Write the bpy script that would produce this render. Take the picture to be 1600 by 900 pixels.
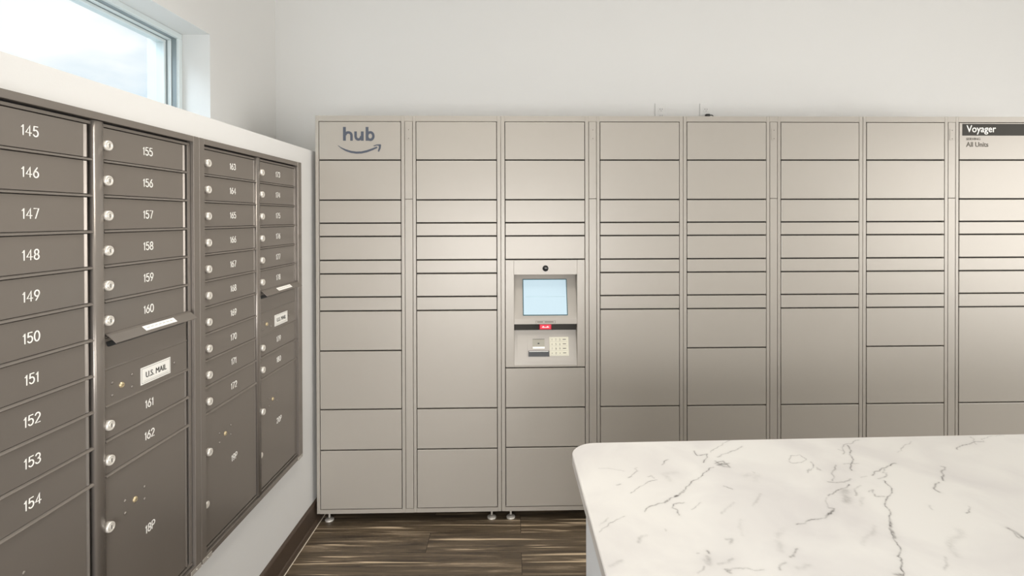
import bpy, bmesh, math, random
import numpy as np
from mathutils import Matrix, Vector
PI = math.pi
random.seed(4)
for o in list(bpy.data.objects):
    bpy.data.objects.remove(o)
COL = bpy.context.scene.collection
SC = bpy.context.scene

# ------------------------------------------------------------------ camera
cam = bpy.data.cameras.new('camera'); co = bpy.data.objects.new('camera', cam); COL.objects.link(co)
CF, CY = 799.447, 344.848
cam.sensor_width = 36; cam.lens = CF / 1600 * 36; cam.shift_y = (CY - 450) / 1600
cam.clip_start = 0.02
RT = Vector((0.9998305, 0.0182162, -0.0026727)); UP = Vector((0.0025703, 0.0056398, 0.9999808)); FW = Vector((-0.0182309, 0.9998182, -0.0055920))
M = Matrix((RT, UP, -FW)).transposed().to_4x4(); M.translation = Vector((1.05579, 0.0, 1.57416))
co.matrix_world = M
SC.camera = co

# ------------------------------------------------------------------ view, world and lights
SC.view_settings.view_transform = 'Standard'; SC.view_settings.look = 'None'
SC.view_settings.gamma = 1; SC.view_settings.use_curve_mapping = False
SC.view_settings.exposure = 0.0
SC.cycles.max_bounces = 8; SC.cycles.diffuse_bounces = 5; SC.cycles.glossy_bounces = 4
SC.cycles.sample_clamp_indirect = 6

world = bpy.data.worlds.new('sky'); SC.world = world; world.use_nodes = True
nt = world.node_tree; nt.nodes.clear()
def N(nt, t, **k):
    n = nt.nodes.new(t)
    for a, b in k.items(): setattr(n, a, b)
    return n
wo = N(nt, 'ShaderNodeOutputWorld'); wb = N(nt, 'ShaderNodeBackground')
tc = N(nt, 'ShaderNodeTexCoord'); mp = N(nt, 'ShaderNodeMapping'); mp.inputs['Scale'].default_value = (2.2, 2.2, 5.0); mp.inputs['Location'].default_value = (0.3, 1.1, 0.2)
no = N(nt, 'ShaderNodeTexNoise'); no.inputs['Scale'].default_value = 1.6; no.inputs['Detail'].default_value = 5; no.inputs['Roughness'].default_value = .5
cr = N(nt, 'ShaderNodeValToRGB'); cr.color_ramp.elements[0].position = .36; cr.color_ramp.elements[0].color = (.60, .74, .86, 1)
cr.color_ramp.elements[1].position = .58; cr.color_ramp.elements[1].color = (1.0, 1.0, 1.0, 1)
nt.links.new(tc.outputs['Generated'], mp.inputs[0]); nt.links.new(mp.outputs[0], no.inputs['Vector']); nt.links.new(no.outputs[0], cr.inputs[0])
nt.links.new(cr.outputs[0], wb.inputs[0]); wb.inputs[1].default_value = 1.15; nt.links.new(wb.outputs[0], wo.inputs[0])

def area(name, loc, target, sx, sy, power, col, spread=PI):
    l = bpy.data.lights.new(name, 'AREA'); l.shape = 'RECTANGLE'; l.size = sx; l.size_y = sy; l.energy = power; l.color = col; l.spread = spread
    o = bpy.data.objects.new(name, l); COL.objects.link(o); o.location = loc
    o.rotation_euler = (Vector(target) - Vector(loc)).to_track_quat('-Z', 'Y').to_euler()
    return o
# daylight through the clerestory window over the mailboxes
area('clerestory_daylight', (-2.3, 1.3, 3.85), (-.3, 1.8, 2.1), 2.6, .9, 165, (.76, .87, 1.0))
# daylight through the storefront glazing behind and at the far side of the room
area('storefront_daylight', (.9, -2.15, 1.0), (.7, 2.6, -.1), 3.2, 1.3, 98, (1.0, .985, .98), spread=math.radians(130))
area('side_window_daylight', (6.5, .2, 1.55), (0, 1.5, .3), 3.3, 1.9, 160, (1.0, .96, .91))
# unseen ceiling lamps; the strongest is added to brighten the low left wall
for x, y, w in [(.8, 1.5, 17), (.7, -.6, 6), (3.8, 1.2, 3), (1.2, -1.4, 3), (3.2, -1.2, 3)]:
    area('unseen_ceiling_lamp', (x, y, 3.35), (x, y, 0), 1.1, .5, w, (1.0, .95, .88), spread=math.radians(115))

# ------------------------------------------------------------------ materials
def srgb(r, g, b):
    f = lambda c: (c / 255 / 12.92) if c / 255 <= .04045 else ((c / 255 + .055) / 1.055) ** 2.4
    return (f(r), f(g), f(b), 1)
def mat(name, col, rough=.5, metal=0., noise=0., nscale=8., bump=0., bscale=200., emit=None, es=0., coat=0., spec=.5):
    m = bpy.data.materials.new(name); m.use_nodes = True; t = m.node_tree; b = t.nodes['Principled BSDF']
    b.inputs['Base Color'].default_value = col; b.inputs['Roughness'].default_value = rough; b.inputs['Metallic'].default_value = metal
    b.inputs['Coat Weight'].default_value = coat; b.inputs['Specular IOR Level'].default_value = spec
    tcn = N(t, 'ShaderNodeTexCoord')
    n = N(t, 'ShaderNodeTexNoise'); n.inputs['Scale'].default_value = nscale; n.inputs['Detail'].default_value = 3
    t.links.new(tcn.outputs['Object'], n.inputs['Vector'])
    mx = N(t, 'ShaderNodeMix', data_type='RGBA'); mx.inputs[6].default_value = col
    k = 1 - noise
    mx.inputs[7].default_value = (col[0] * k, col[1] * k, col[2] * k, 1)
    t.links.new(n.outputs[0], mx.inputs[0]); t.links.new(mx.outputs[2], b.inputs['Base Color'])
    if bump:
        n2 = N(t, 'ShaderNodeTexNoise'); n2.inputs['Scale'].default_value = bscale; n2.inputs['Detail'].default_value = 2
        t.links.new(tcn.outputs['Object'], n2.inputs['Vector'])
        bp = N(t, 'ShaderNodeBump'); bp.inputs['Strength'].default_value = bump; bp.inputs['Distance'].default_value = .002
        t.links.new(n2.outputs[0], bp.inputs['Height']); t.links.new(bp.outputs[0], b.inputs['Normal'])
    if emit:
        b.inputs['Emission Color'].default_value = emit; b.inputs['Emission Strength'].default_value = es
    return m
WALL = mat('white wall paint', srgb(210, 209, 206), .75, noise=.03, nscale=2, bump=.12, bscale=260)
CEIL = mat('ceiling paint', srgb(240, 240, 238), .8)
LOCK = mat('champagne grey locker paint', srgb(162, 156, 147), .36, metal=.12, noise=.05, nscale=1.6, bump=.05, bscale=500)
LSHADE = mat('locker gap painted shade', srgb(40, 37, 33), .8)  # darkened locker colour; the shade in the gaps between doors is painted in
BRONZE = mat('dark bronze mailbox paint', srgb(134, 127, 120), .26, metal=.5, noise=.08, nscale=3, bump=.06, bscale=600)
BDARK = mat('dark mailbox cavity', srgb(22, 24, 25), .6)
CHROME = mat('satin nickel', srgb(226, 221, 212), .3, metal=.4)
BRASS = mat('pale brass', srgb(214, 196, 158), .3, metal=.6)
DGREY = mat('dark grey keyway', srgb(60, 58, 55), .5)
WHITE = mat('white lettering', srgb(238, 236, 230), .5)
SLATE = mat('slate blue lettering', srgb(66, 72, 84), .5)
BROWN = mat('dark brown baseboard', srgb(74, 61, 50), .45, noise=.25, nscale=9)
PALELINE = mat('thin pale line', srgb(214, 204, 186), .6)
VINYL = mat('white window vinyl', srgb(206, 214, 214), .4)
FRAMELINE = mat('grey window frame line', srgb(128, 138, 140), .5)  # thin grey lines between the white steps of the frame
PLATEW = mat('white plastic plate', srgb(208, 207, 204), .4)
BLACK = mat('black plastic', srgb(24, 24, 24), .35)
BANDG = mat('dark olive grey band', srgb(44, 41, 34), .7)
INK = mat('dark grey ink', srgb(88, 82, 72), .6)
PANELB = mat('pale grey island panel', srgb(236, 241, 246), .5, noise=.02)
SCREENB = mat('dark teal screen bezel', srgb(36, 84, 96), .25)
SCREEN = mat('lit pale blue screen', srgb(120, 132, 138), .25, emit=srgb(208, 234, 246), es=.62)
RED = mat('lit red scanner window', srgb(190, 30, 50), .3, emit=srgb(230, 40, 70), es=.45)
PINK = mat('pale pink scanner glyph', srgb(250, 190, 190), .4, emit=srgb(255, 190, 190), es=.5)
KEYS = mat('ivory key', srgb(206, 202, 184), .45)
READER = mat('grey reader plate', srgb(150, 146, 132), .4)
STICK = mat('off white sticker', srgb(236, 234, 228), .5)

def glass():
    m = bpy.data.materials.new('window glass'); m.use_nodes = True; t = m.node_tree; t.nodes.clear()
    o = N(t, 'ShaderNodeOutputMaterial'); mx = N(t, 'ShaderNodeMixShader'); tr = N(t, 'ShaderNodeBsdfTransparent'); gl = N(t, 'ShaderNodeBsdfGlossy')
    gl.inputs['Roughness'].default_value = .02; tr.inputs[0].default_value = (.96, .98, .98, 1)
    mx.inputs[0].default_value = .05
    t.links.new(tr.outputs[0], mx.inputs[1]); t.links.new(gl.outputs[0], mx.inputs[2]); t.links.new(mx.outputs[0], o.inputs[0])
    return m
GLASS = glass()

def floor_mat():
    m = bpy.data.materials.new('dark streaked wood plank'); m.use_nodes = True; t = m.node_tree; b = t.nodes['Principled BSDF']; L = t.links.new
    tcn = N(t, 'ShaderNodeTexCoord')
    br = N(t, 'ShaderNodeTexBrick'); br.offset = .37; br.inputs['Scale'].default_value = 1; br.inputs['Brick Width'].default_value = 1.22; br.inputs['Row Height'].default_value = .152
    br.inputs['Mortar Size'].default_value = .0012; br.inputs['Color1'].default_value = (0, 0, 0, 1); br.inputs['Color2'].default_value = (1, 1, 1, 1); br.inputs['Bias'].default_value = 0
    mp0 = N(t, 'ShaderNodeMapping'); mp0.inputs['Location'].default_value = (.12, .055, 0); mp0.inputs['Rotation'].default_value = (0, 0, -.02)
    L(tcn.outputs['Object'], mp0.inputs[0]); L(mp0.outputs[0], br.inputs['Vector'])
    # streaks: noise stretched along the plank, shifted from plank to plank
    ad = N(t, 'ShaderNodeVectorMath', operation='MULTIPLY_ADD'); ad.inputs[1].default_value = (7.3, 3.1, 0); L(br.outputs['Color'], ad.inputs[0]); L(mp0.outputs[0], ad.inputs[2])
    mp1 = N(t, 'ShaderNodeMapping'); mp1.inputs['Scale'].default_value = (1.3, 22, 1); L(ad.outputs[0], mp1.inputs[0])
    n1 = N(t, 'ShaderNodeTexNoise'); n1.inputs['Scale'].default_value = 1.3; n1.inputs['Detail'].default_value = 8; n1.inputs['Roughness'].default_value = .7; n1.inputs['Distortion'].default_value = .4
    L(mp1.outputs[0], n1.inputs['Vector'])
    r1 = N(t, 'ShaderNodeValToRGB'); e = r1.color_ramp.elements
    e[0].position = .34; e[0].color = srgb(52, 44, 36); e[1].position = .55; e[1].color = srgb(100, 87, 70)
    e2 = r1.color_ramp.elements.new(.63); e2.color = srgb(140, 125, 105)
    e3 = r1.color_ramp.elements.new(.70); e3.color = srgb(190, 168, 138)
    L(n1.outputs[0], r1.inputs[0])
    # thin pale streaks
    mp2 = N(t, 'ShaderNodeMapping'); mp2.inputs['Scale'].default_value = (1.1, 40, 1); mp2.inputs['Location'].default_value = (3, 5, 0); L(ad.outputs[0], mp2.inputs[0])
    n2 = N(t, 'ShaderNodeTexNoise'); n2.inputs['Scale'].default_value = 1.1; n2.inputs['Detail'].default_value = 2; n2.inputs['Distortion'].default_value = .8; L(mp2.outputs[0], n2.inputs['Vector'])
    r2 = N(t, 'ShaderNodeValToRGB'); r2.color_ramp.elements[0].position = .625; r2.color_ramp.elements[0].color = (0, 0, 0, 1); r2.color_ramp.elements[1].position = .68; r2.color_ramp.elements[1].color = (1, 1, 1, 1)
    L(n2.outputs[0], r2.inputs[0])
    mx = N(t, 'ShaderNodeMix', data_type='RGBA'); mx.inputs[7].default_value = srgb(196, 176, 148); L(r2.outputs[0], mx.inputs[0]); L(r1.outputs[0], mx.inputs[6])
    mx2 = N(t, 'ShaderNodeMix', data_type='RGBA'); mx2.inputs[7].default_value = srgb(36, 28, 22); L(br.outputs['Fac'], mx2.inputs[0]); L(mx.outputs[2], mx2.inputs[6])
    L(mx2.outputs[2], b.inputs['Base Color']); b.inputs['Roughness'].default_value = .36
    return m
FLOOR = floor_mat()

def marble_mat():
    m = bpy.data.materials.new('white marble with grey veins'); m.use_nodes = True; t = m.node_tree; b = t.nodes['Principled BSDF']; L = t.links.new
    tcn = N(t, 'ShaderNodeTexCoord'); at = N(t, 'ShaderNodeAttribute'); at.attribute_name = 'vein'
    n0 = N(t, 'ShaderNodeTexNoise'); n0.inputs['Scale'].default_value = 4.5; n0.inputs['Detail'].default_value = 4; n0.inputs['Distortion'].default_value = .6; L(tcn.outputs['Object'], n0.inputs['Vector'])
    r0 = N(t, 'ShaderNodeValToRGB'); e = r0.color_ramp.elements; e[0].position = .32; e[0].color = srgb(202, 199, 197); e[1].position = .6; e[1].color = srgb(215, 213, 209)
    L(n0.outputs[0], r0.inputs[0])
    n1 = N(t, 'ShaderNodeTexNoise'); n1.inputs['Scale'].default_value = 120; n1.inputs['Detail'].default_value = 3; L(tcn.outputs['Object'], n1.inputs['Vector'])
    r1 = N(t, 'ShaderNodeMapRange'); r1.inputs['From Min'].default_value = .3; r1.inputs['From Max'].default_value = .6; r1.inputs['To Min'].default_value = .45; L(n1.outputs[0], r1.inputs['Value'])
    mu = N(t, 'ShaderNodeMath', operation='MULTIPLY'); mu.use_clamp = True; L(at.outputs['Fac'], mu.inputs[0]); L(r1.outputs[0], mu.inputs[1])
    mx = N(t, 'ShaderNodeMix', data_type='RGBA'); mx.inputs[7].default_value = srgb(66, 62, 58); L(mu.outputs[0], mx.inputs[0]); L(r0.outputs[0], mx.inputs[6])
    L(mx.outputs[2], b.inputs['Base Color']); b.inputs['Roughness'].default_value = .3
    return m
MARBLE = marble_mat()

# ------------------------------------------------------------------ helpers
def tag(o, label=None, cat=None, group=None, kind=None):
    if label: o['label'] = label
    if cat: o['category'] = cat
    if group: o['group'] = group
    if kind: o['kind'] = kind
    return o
def link(name, me, parent=None):
    o = bpy.data.objects.new(name, me); COL.objects.link(o)
    if parent: o.parent = parent
    return o
def empty(name, loc, rz=0):
    o = bpy.data.objects.new(name, None); COL.objects.link(o); o.location = loc; o.rotation_euler = (0, 0, rz); o.empty_display_size = .1
    return o
class MB:
    """collects shapes in (s, d, z): s along the front, d depth into the wall, z up; builds ONE mesh object"""
    def __init__(self): self.bm = bmesh.new(); self.mats = []
    def mi(self, m):
        if m not in self.mats: self.mats.append(m)
        return self.mats.index(m)
    def box(self, s0, s1, d0, d1, z0, z1, m, bev=0, seg=1):
        vs = [self.bm.verts.new((x, y, z)) for x in (s0, s1) for y in (d0, d1) for z in (z0, z1)]
        F = [(0, 1, 3, 2), (4, 6, 7, 5), (0, 4, 5, 1), (2, 3, 7, 6), (0, 2, 6, 4), (1, 5, 7, 3)]
        fs = [self.bm.faces.new([vs[i] for i in f]) for f in F]
        for f in fs: f.material_index = self.mi(m)
        if bev:
            es = list({e for f in fs for e in f.edges})
            bmesh.ops.bevel(self.bm, geom=es, offset=bev, segments=seg, profile=.5, affect='EDGES', clamp_overlap=True)
    def prism(self, prof, axis, a0, a1, m, smooth=False):
        """closed profile extruded along axis 's' (profile = (d, z)), 'z' (profile = (s, d)) or 'd' (profile = (s, z))"""
        def P(p, a):
            return {'s': (a, p[0], p[1]), 'z': (p[0], p[1], a), 'd': (p[0], a, p[1])}[axis]
        A = [self.bm.verts.new(P(p, a0)) for p in prof]; B = [self.bm.verts.new(P(p, a1)) for p in prof]; n = len(prof)
        fs = [self.bm.faces.new([A[i], A[(i + 1) % n], B[(i + 1) % n], B[i]]) for i in range(n)]
        for f in fs: f.smooth = smooth
        fs += [self.bm.faces.new(A[::-1]), self.bm.faces.new(B)]
        for f in fs: f.material_index = self.mi(m)
    def lathe(self, s, z, prof, m, n=20, axis='d', smooth=True, c=0):
        """profile = [(radius, position along axis)]; axis 'd' (centre s, z) or 'z' (centre s, c)"""
        rings = []
        for r, a in prof:
            ring = []
            for i in range(n):
                t = 2 * PI * i / n
                if axis == 'd': p = (s + r * math.cos(t), a, z + r * math.sin(t))
                else: p = (s + r * math.cos(t), c + r * math.sin(t), a)
                ring.append(self.bm.verts.new(p))
            rings.append(ring)
        k = self.mi(m)
        for A, B in zip(rings, rings[1:]):
            for i in range(n):
                f = self.bm.faces.new([A[i], A[(i + 1) % n], B[(i + 1) % n], B[i]]); f.material_index = k; f.smooth = smooth
        for R in (rings[0], rings[-1]):
            f = self.bm.faces.new(R); f.material_index = k
    def stroke(self, pts, w, m, d0=-.0012, th=.0012, fn=None, round_=False):
        """a flat stroke of width w following pts = [(s, z)], thickness th outwards from the plane"""
        k = self.mi(m); P = [Vector(p) for p in pts]; n = len(P); left = []; right = []
        closed = (P[0] - P[-1]).length < 1e-7
        for i in range(n):
            if closed: a, b = P[(i - 1) % (n - 1)], P[(i + 1) % (n - 1)]
            else: a, b = P[max(i - 1, 0)], P[min(i + 1, n - 1)]
            d = (b - a).normalized(); nn = Vector((-d.y, d.x))
            q = P[i]
            if i in (0, n - 1) and round_ and not closed: q = P[i] + (P[i] - P[1 if i == 0 else n - 2]).normalized() * w * .3
            ww = w / 2 * (.75 if (round_ and i in (0, n - 1) and not closed) else 1)
            left.append(q + nn * ww); right.append(q - nn * ww)
        mapf = fn or (lambda s, z, o: (s, d0 - o + (th if 0 else 0), z))
        def V(p, o): return self.bm.verts.new(mapf(p.x, p.y, o))
        LT = [V(p, th) for p in left]; RTt = [V(p, th) for p in right]; LB = [V(p, 0) for p in left]; RB = [V(p, 0) for p in right]
        for i in range(n - 1):
            for q in ([LT[i], LT[i + 1], RTt[i + 1], RTt[i]], [LT[i + 1], LT[i], LB[i], LB[i + 1]], [RTt[i], RTt[i + 1], RB[i + 1], RB[i]]):
                f = self.bm.faces.new(q); f.material_index = k
        if not closed:
            for i in (0, -1):
                f = self.bm.faces.new([LT[i], RTt[i], RB[i], LB[i]]); f.material_index = k
    def build(self, name, parent=None, normals=True):
        if normals: bmesh.ops.recalc_face_normals(self.bm, faces=self.bm.faces)
        me = bpy.data.meshes.new(name); self.bm.to_mesh(me); self.bm.free()
        for m in self.mats: me.materials.append(m)
        return link(name, me, parent)
def tobj(name, text, size, s, z, d, m, parent, bold=0, fn=None, width=None, align='LEFT'):
    """text as a mesh, baseline at z, standing on plane d"""
    c = bpy.data.curves.new('t', 'FONT'); c.body = text; c.size = size; c.extrude = .0005; c.offset = bold; c.resolution_u = 3; c.align_x = align
    o = bpy.data.objects.new('t', c); COL.objects.link(o)
    bpy.context.view_layer.update()
    me = bpy.data.meshes.new_from_object(o.evaluated_get(bpy.context.evaluated_depsgraph_get()))
    bpy.data.objects.remove(o); me.materials.clear(); me.materials.append(m)
    xs = [v.co.x for v in me.vertices]; w = max(xs) - min(xs); k = (width / w) if width else 1
    x0 = 0 if align == 'CENTER' else min(xs)
    for v in me.vertices:
        x, y, e = (v.co.x - x0) * k, v.co.y, v.co.z
        v.co = fn(s + x, z + y, .0006 + e) if fn else (s + x, d - .0006 - e, z + y)
    me.name = name
    return link(name, me, parent)

def arc(cx, cy, rx, ry, a0, a1, n=10):
    return [(cx + rx * math.cos(math.radians(a0 + (a1 - a0) * i / n)), cy + ry * math.sin(math.radians(a0 + (a1 - a0) * i / n))) for i in range(n + 1)]
# digits in a cell of height 1, drawn as strokes
DIG = {
 '1': (.22, [[(0, .78), (.16, 1), (.16, 0)]]),
 '2': (.5, [arc(.25, .72, .25, .28, 165, -35, 9) + [(0, 0), (.5, 0)]]),
 '3': (.5, [arc(.24, .75, .23, .25, 160, -90, 9), arc(.24, .25, .26, .25, 90, -160, 9)]),
 '4': (.56, [[(.40, 0), (.40, 1), (0, .28), (.56, .28)]]),
 '5': (.5, [[(.46, 1), (.08, 1), (.04, .52)] + arc(.24, .32, .26, .32, 130, -150, 11)]),
 '6': (.5, [[(.38, 1), (.12, .62)] + arc(.25, .3, .25, .3, 150, 510, 16)]),
 '7': (.5, [[(0, 1), (.5, 1), (.16, 0)]]),
 '8': (.5, [arc(.25, .75, .21, .25, 0, 360, 14), arc(.25, .25, .25, .25, 0, 360, 14)]),
 '9': (.5, [arc(.25, .7, .25, .3, -30, 330, 16), [(.47, .56), (.38, .38), (.14, 0)]]),
 '0': (.54, [arc(.27, .5, .27, .5, 90, 450, 20)]),
 'P': (.48, [[(0, 0), (0, 1), (.26, 1)] + arc(.24, .72, .25, .28, 80, -80, 8) + [(.2, .44), (.02, .44)]]),
}
def number(txt, s, z, parent, h=.0215, w=.0027):
    mb = MB(); gap = .22
    tot = sum(DIG[c][0] for c in txt) + gap * (len(txt) - 1)
    x = s - tot * h / 2
    for c in txt:
        for st in DIG[c][1]:
            mb.stroke([(x + p[0] * h, z - h / 2 + p[1] * h) for p in st], w, WHITE, d0=-.0002, th=.0006, round_=True)
        x += (DIG[c][0] + gap) * h
    return mb.build('number', parent)

# ------------------------------------------------------------------ room shell
TH = .041087
E = Vector((math.cos(TH), math.sin(TH), 0)); NV = Vector((-math.sin(TH), math.cos(TH), 0)); L0 = Vector((.0058, 2.59, 0))
XW = -.018; YB = 3.116; CH = 3.4
def wbox(mb, x0, x1, y0, y1, z0, z1, m): mb.box(x0, x1, y0, y1, z0, z1, m)
mb = MB(); wbox(mb, -.8, 6.2, -1.98, 3.9, -.1, 0, FLOOR); tag(mb.build('floor'), kind='structure')
mb = MB(); wbox(mb, -.8, 6.2, -1.98, 3.9, CH, CH + .12, CEIL); tag(mb.build('ceiling'), kind='structure')
# left wall: furred-out lower part with the mailbox niche, upper part with the clerestory opening
NY0, NY1, NZ0, NZ1 = .876, 2.414, .447, 1.834
mb = MB()
def yb_at(x): return YB + (x + .45) * math.tan(TH) + .02
for a in [(-.45, XW, -1.83, NY0, 0, 1.921), (-.45, XW, NY1, yb_at(XW), 0, 1.921), (-.45, XW, NY0, NY1, 0, NZ0), (-.45, XW, NY0, NY1, NZ1, 1.921), (-.45, -.42, NY0, NY1, NZ0, NZ1)]:
    wbox(mb, *a, WALL)
WY0, WY1, WZ0, WZ1 = .05, 2.456, 1.96, 2.466
for a in [(-.76, -.45, -1.98, 3.2, 0, WZ0), (-.76, -.45, -1.98, 3.2, WZ1, CH), (-.76, -.45, -1.98, WY0, WZ0, WZ1), (-.76, -.45, WY1, 3.2, WZ0, WZ1)]:
    wbox(mb, *a, WALL)
tag(mb.build('wall_left'), kind='structure')
# back wall, parallel to the lockers
mb = MB(); o = None
wbox(mb, 0, 6.8, 0, .15, 0, CH, WALL)
o = mb.build('wall_back'); o.location = (-.45, YB, 0); o.rotation_euler = (0, 0, TH); tag(o, kind='structure')
# right wall and front wall with their glazing openings
mb = MB()
for a in [(6.0, 6.15, -1.83, -1.5, 0, CH), (6.0, 6.15, 1.9, 3.6, 0, CH), (6.0, 6.15, -1.5, 1.9, 0, .1), (6.0, 6.15, -1.5, 1.9, 2.6, CH)]: wbox(mb, *a, WALL)
tag(mb.build('wall_right'), kind='structure')
mb = MB()
for a in [(3.1, 6.15, -1.98, -1.83, 0, CH), (-.45, 3.1, -1.98, -1.83, 2.15, CH), (-.45, 3.1, -1.98, -1.83, 0, .06)]: wbox(mb, *a, WALL)
tag(mb.build('wall_front'), kind='structure')
# clerestory window
mb = MB()
def frame_ring(mb, x0, x1, off, wd, m):
    y0, y1, z0, z1 = WY0 + off, WY1 - off, WZ0 + off * .6, WZ1 - off
    for a in [(x0, x1, y0, y1, z0, z0 + wd), (x0, x1, y0, y1, z1 - wd, z1), (x0, x1, y0, y0 + wd, z0 + wd, z1 - wd), (x0, x1, y1 - wd, y1, z0 + wd, z1 - wd)]: mb.box(*a, m, .002)
frame_ring(mb, -.70, -.585, .0, .026, VINYL); frame_ring(mb, -.69, -.592, .0262, .0035, FRAMELINE); frame_ring(mb, -.69, -.618, .0298, .0062, VINYL); frame_ring(mb, -.68, -.630, .0361, .0025, FRAMELINE); frame_ring(mb, -.68, -.638, .0386, .013, VINYL)
w1 = tag(mb.build('window_1'), kind='structure')
mb = MB(); mb.box(-.649, -.644, WY0 + .045, WY1 - .045, WZ0 + .03, WZ1 - .045, GLASS); mb.build('window_pane', w1)
# storefront windows out of the camera's view
for nm, (x0, x1, y0, y1, z0, z1, ax) in {'window_2': (-.45, 3.1, -1.93, -1.88, .06, 2.15, 0), 'window_3': (6.05, 6.1, -1.5, 1.9, .1, 2.6, 1)}.items():
    mb = MB(); k = 4 if ax == 0 else 3
    mb.box(x0, x1, y0, y1, z0, z0 + .06, VINYL); mb.box(x0, x1, y0, y1, z1 - .06, z1, VINYL)
    for i in range(k + 1):
        if ax == 0: c = x0 + (x1 - x0 - .06) * i / k; mb.box(c, c + .06, y0, y1, z0 + .06, z1 - .06, VINYL)
        else: c = y0 + (y1 - y0 - .06) * i / k; mb.box(x0, x1, c, c + .06, z0 + .06, z1 - .06, VINYL)
    tag(mb.build(nm), kind='structure')
# baseboard with its shoe and the thin pale line at the floor
mb = MB()
mb.prism([(XW, 0), (XW, .116), (XW + .009, .114), (XW + .013, .108), (XW + .013, .024), (XW + .019, .02), (XW + .024, .010), (XW + .025, 0)], 'd', -1.83, 3.1, BROWN)
bb = tag(mb.build('baseboard_left'), kind='structure')
mb = MB(); mb.box(XW + .025, XW + .0285, -1.83, 3.1, 0, .002, PALELINE); mb.build('floor_edge_line', bb)

# ------------------------------------------------------------------ parcel lockers
LW, LT, LB_, LD = .9455, 2.098, .061, .50
TOPR = [2.0695, 1.871, 1.667, 1.549, 1.481, 1.3595, 1.290, 1.171, 1.100]
C1 = TOPR + [.896, .5955, .387, .082]; C2 = TOPR + [.5955, .387, .082]
C3A = TOPR[:6]; C3B = [.8015, .5945, .390, .082]
def locker_origin(i): return L0 + E * (LW * i)
def door(parent, s0, s1, z0, z1, name='door'):
    mb = MB(); g = .0031
    mb.box(s0 + g, s1 - g, -.001, .018, z0 + g, z1 - g, LOCK, .0022, 2)
    return mb.build(name, parent)
def locker(i, cols, label, terminal=False):
    t = empty('parcel_locker', locker_origin(i), TH); tag(t, label, 'parcel locker', 'parcel locker modules along the wall')
    # body: carcass and face frame in one mesh
    mb = MB(); j = .0009
    A0, A1, B0, B1, P0, P1 = .0175, .4365, .5105, .9265, .4530, .4955
    if terminal: A0, A1 = .0200, .4350
    mb.box(j, LW - j, .07 if terminal else .022, LD, LB_, LT, LOCK)
    if terminal:
        for a in [(j, A1 + .01, .8015, LB_), (j, A1 + .01, LT, 1.3595), (A1 + .01, LW - j, LT, LB_)]: mb.box(a[0], a[1], .022, .07, min(a[2], a[3]), max(a[2], a[3]), LOCK)
    if not terminal:
        mb.box(A0, A1, .019, .022, .082, 2.0695, LSHADE)
    else:
        for z0, z1 in ((.082, .8015), (1.3595, 2.0695)): mb.box(A0, A1, .019, .022, z0, z1, LSHADE)
    mb.box(B0, B1, .019, .022, .082, 2.0695, LSHADE); mb.box(P0, P1, .019, .022, .082, 2.0695, LSHADE)
    fb = .0012
    for a in [(j, A0), (A1, P0), (P1, B0), (B1, LW - j)]: mb.box(a[0], a[1], 0, .024, LB_, LT, LOCK, fb)
    for a in [(A0, A1), (P0, P1), (B0, B1)]:
        mb.box(a[0], a[1], .0005, .024, 2.0695, LT, LOCK); mb.box(a[0], a[1], .0005, .024, LB_, .082, LOCK)
    mb.build('cabinet_body', t)
    # access strip between the two columns
    for z0, z1, nm in ((1.6715, 2.0695, 'access_panel'), (.082, 1.6715, 'access_panel')):
        mb = MB(); mb.box(P0 + .0022, P1 - .0022, .0, .018, z0 + .001, z1 - .001, LOCK, .0012)
        ap = mb.build(nm, t)
        if z0 > 1:
            mb = MB(); mb.box(.4615, .4885, -.0016, 0, 1.974, 2.034, LOCK, .0006)
            mb.lathe(.475, 2.026, [(.002, -.0014), (.002, -.0026), (.0008, -.003)], DGREY, 8); mb.lathe(.475, 1.982, [(.002, -.0014), (.002, -.0026), (.0008, -.003)], DGREY, 8)
            mb.build('latch_plate', ap)
    for (s0, s1), rows in zip(((A0, A1), (B0, B1)), cols):
        if rows is None:
            for seq in (C3A, C3B):
                for a, b in zip(seq, seq[1:]): t_last = door(t, s0, s1, b, a)
            build_terminal(t, s0, s1)
        else:
            for a, b in zip(rows, rows[1:]):
                d = door(t, s0, s1, b, a)
                if i == 0 and s0 < .1 and a == TOPR[0]: hub_sign(d)
                if i == 3 and s0 > .3 and a == TOPR[0]: voyager_sign(d, s0, s1)
    for s in (.048, LW - .052):
        for dd in (.05, LD - .06):
            mb = MB(); mb.lathe(s, 0, [(.0055, LB_ - .002 + .004), (.0055, .016)], CHROME, 12, 'z', c=dd)
            mb.lathe(s, 0, [(.022, .0), (.023, .003), (.0225, .007), (.015, .0095), (.0065, .011)], CHROME, 20, 'z', c=dd)
            tag(mb.build('levelling_foot', t))
    return t

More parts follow.
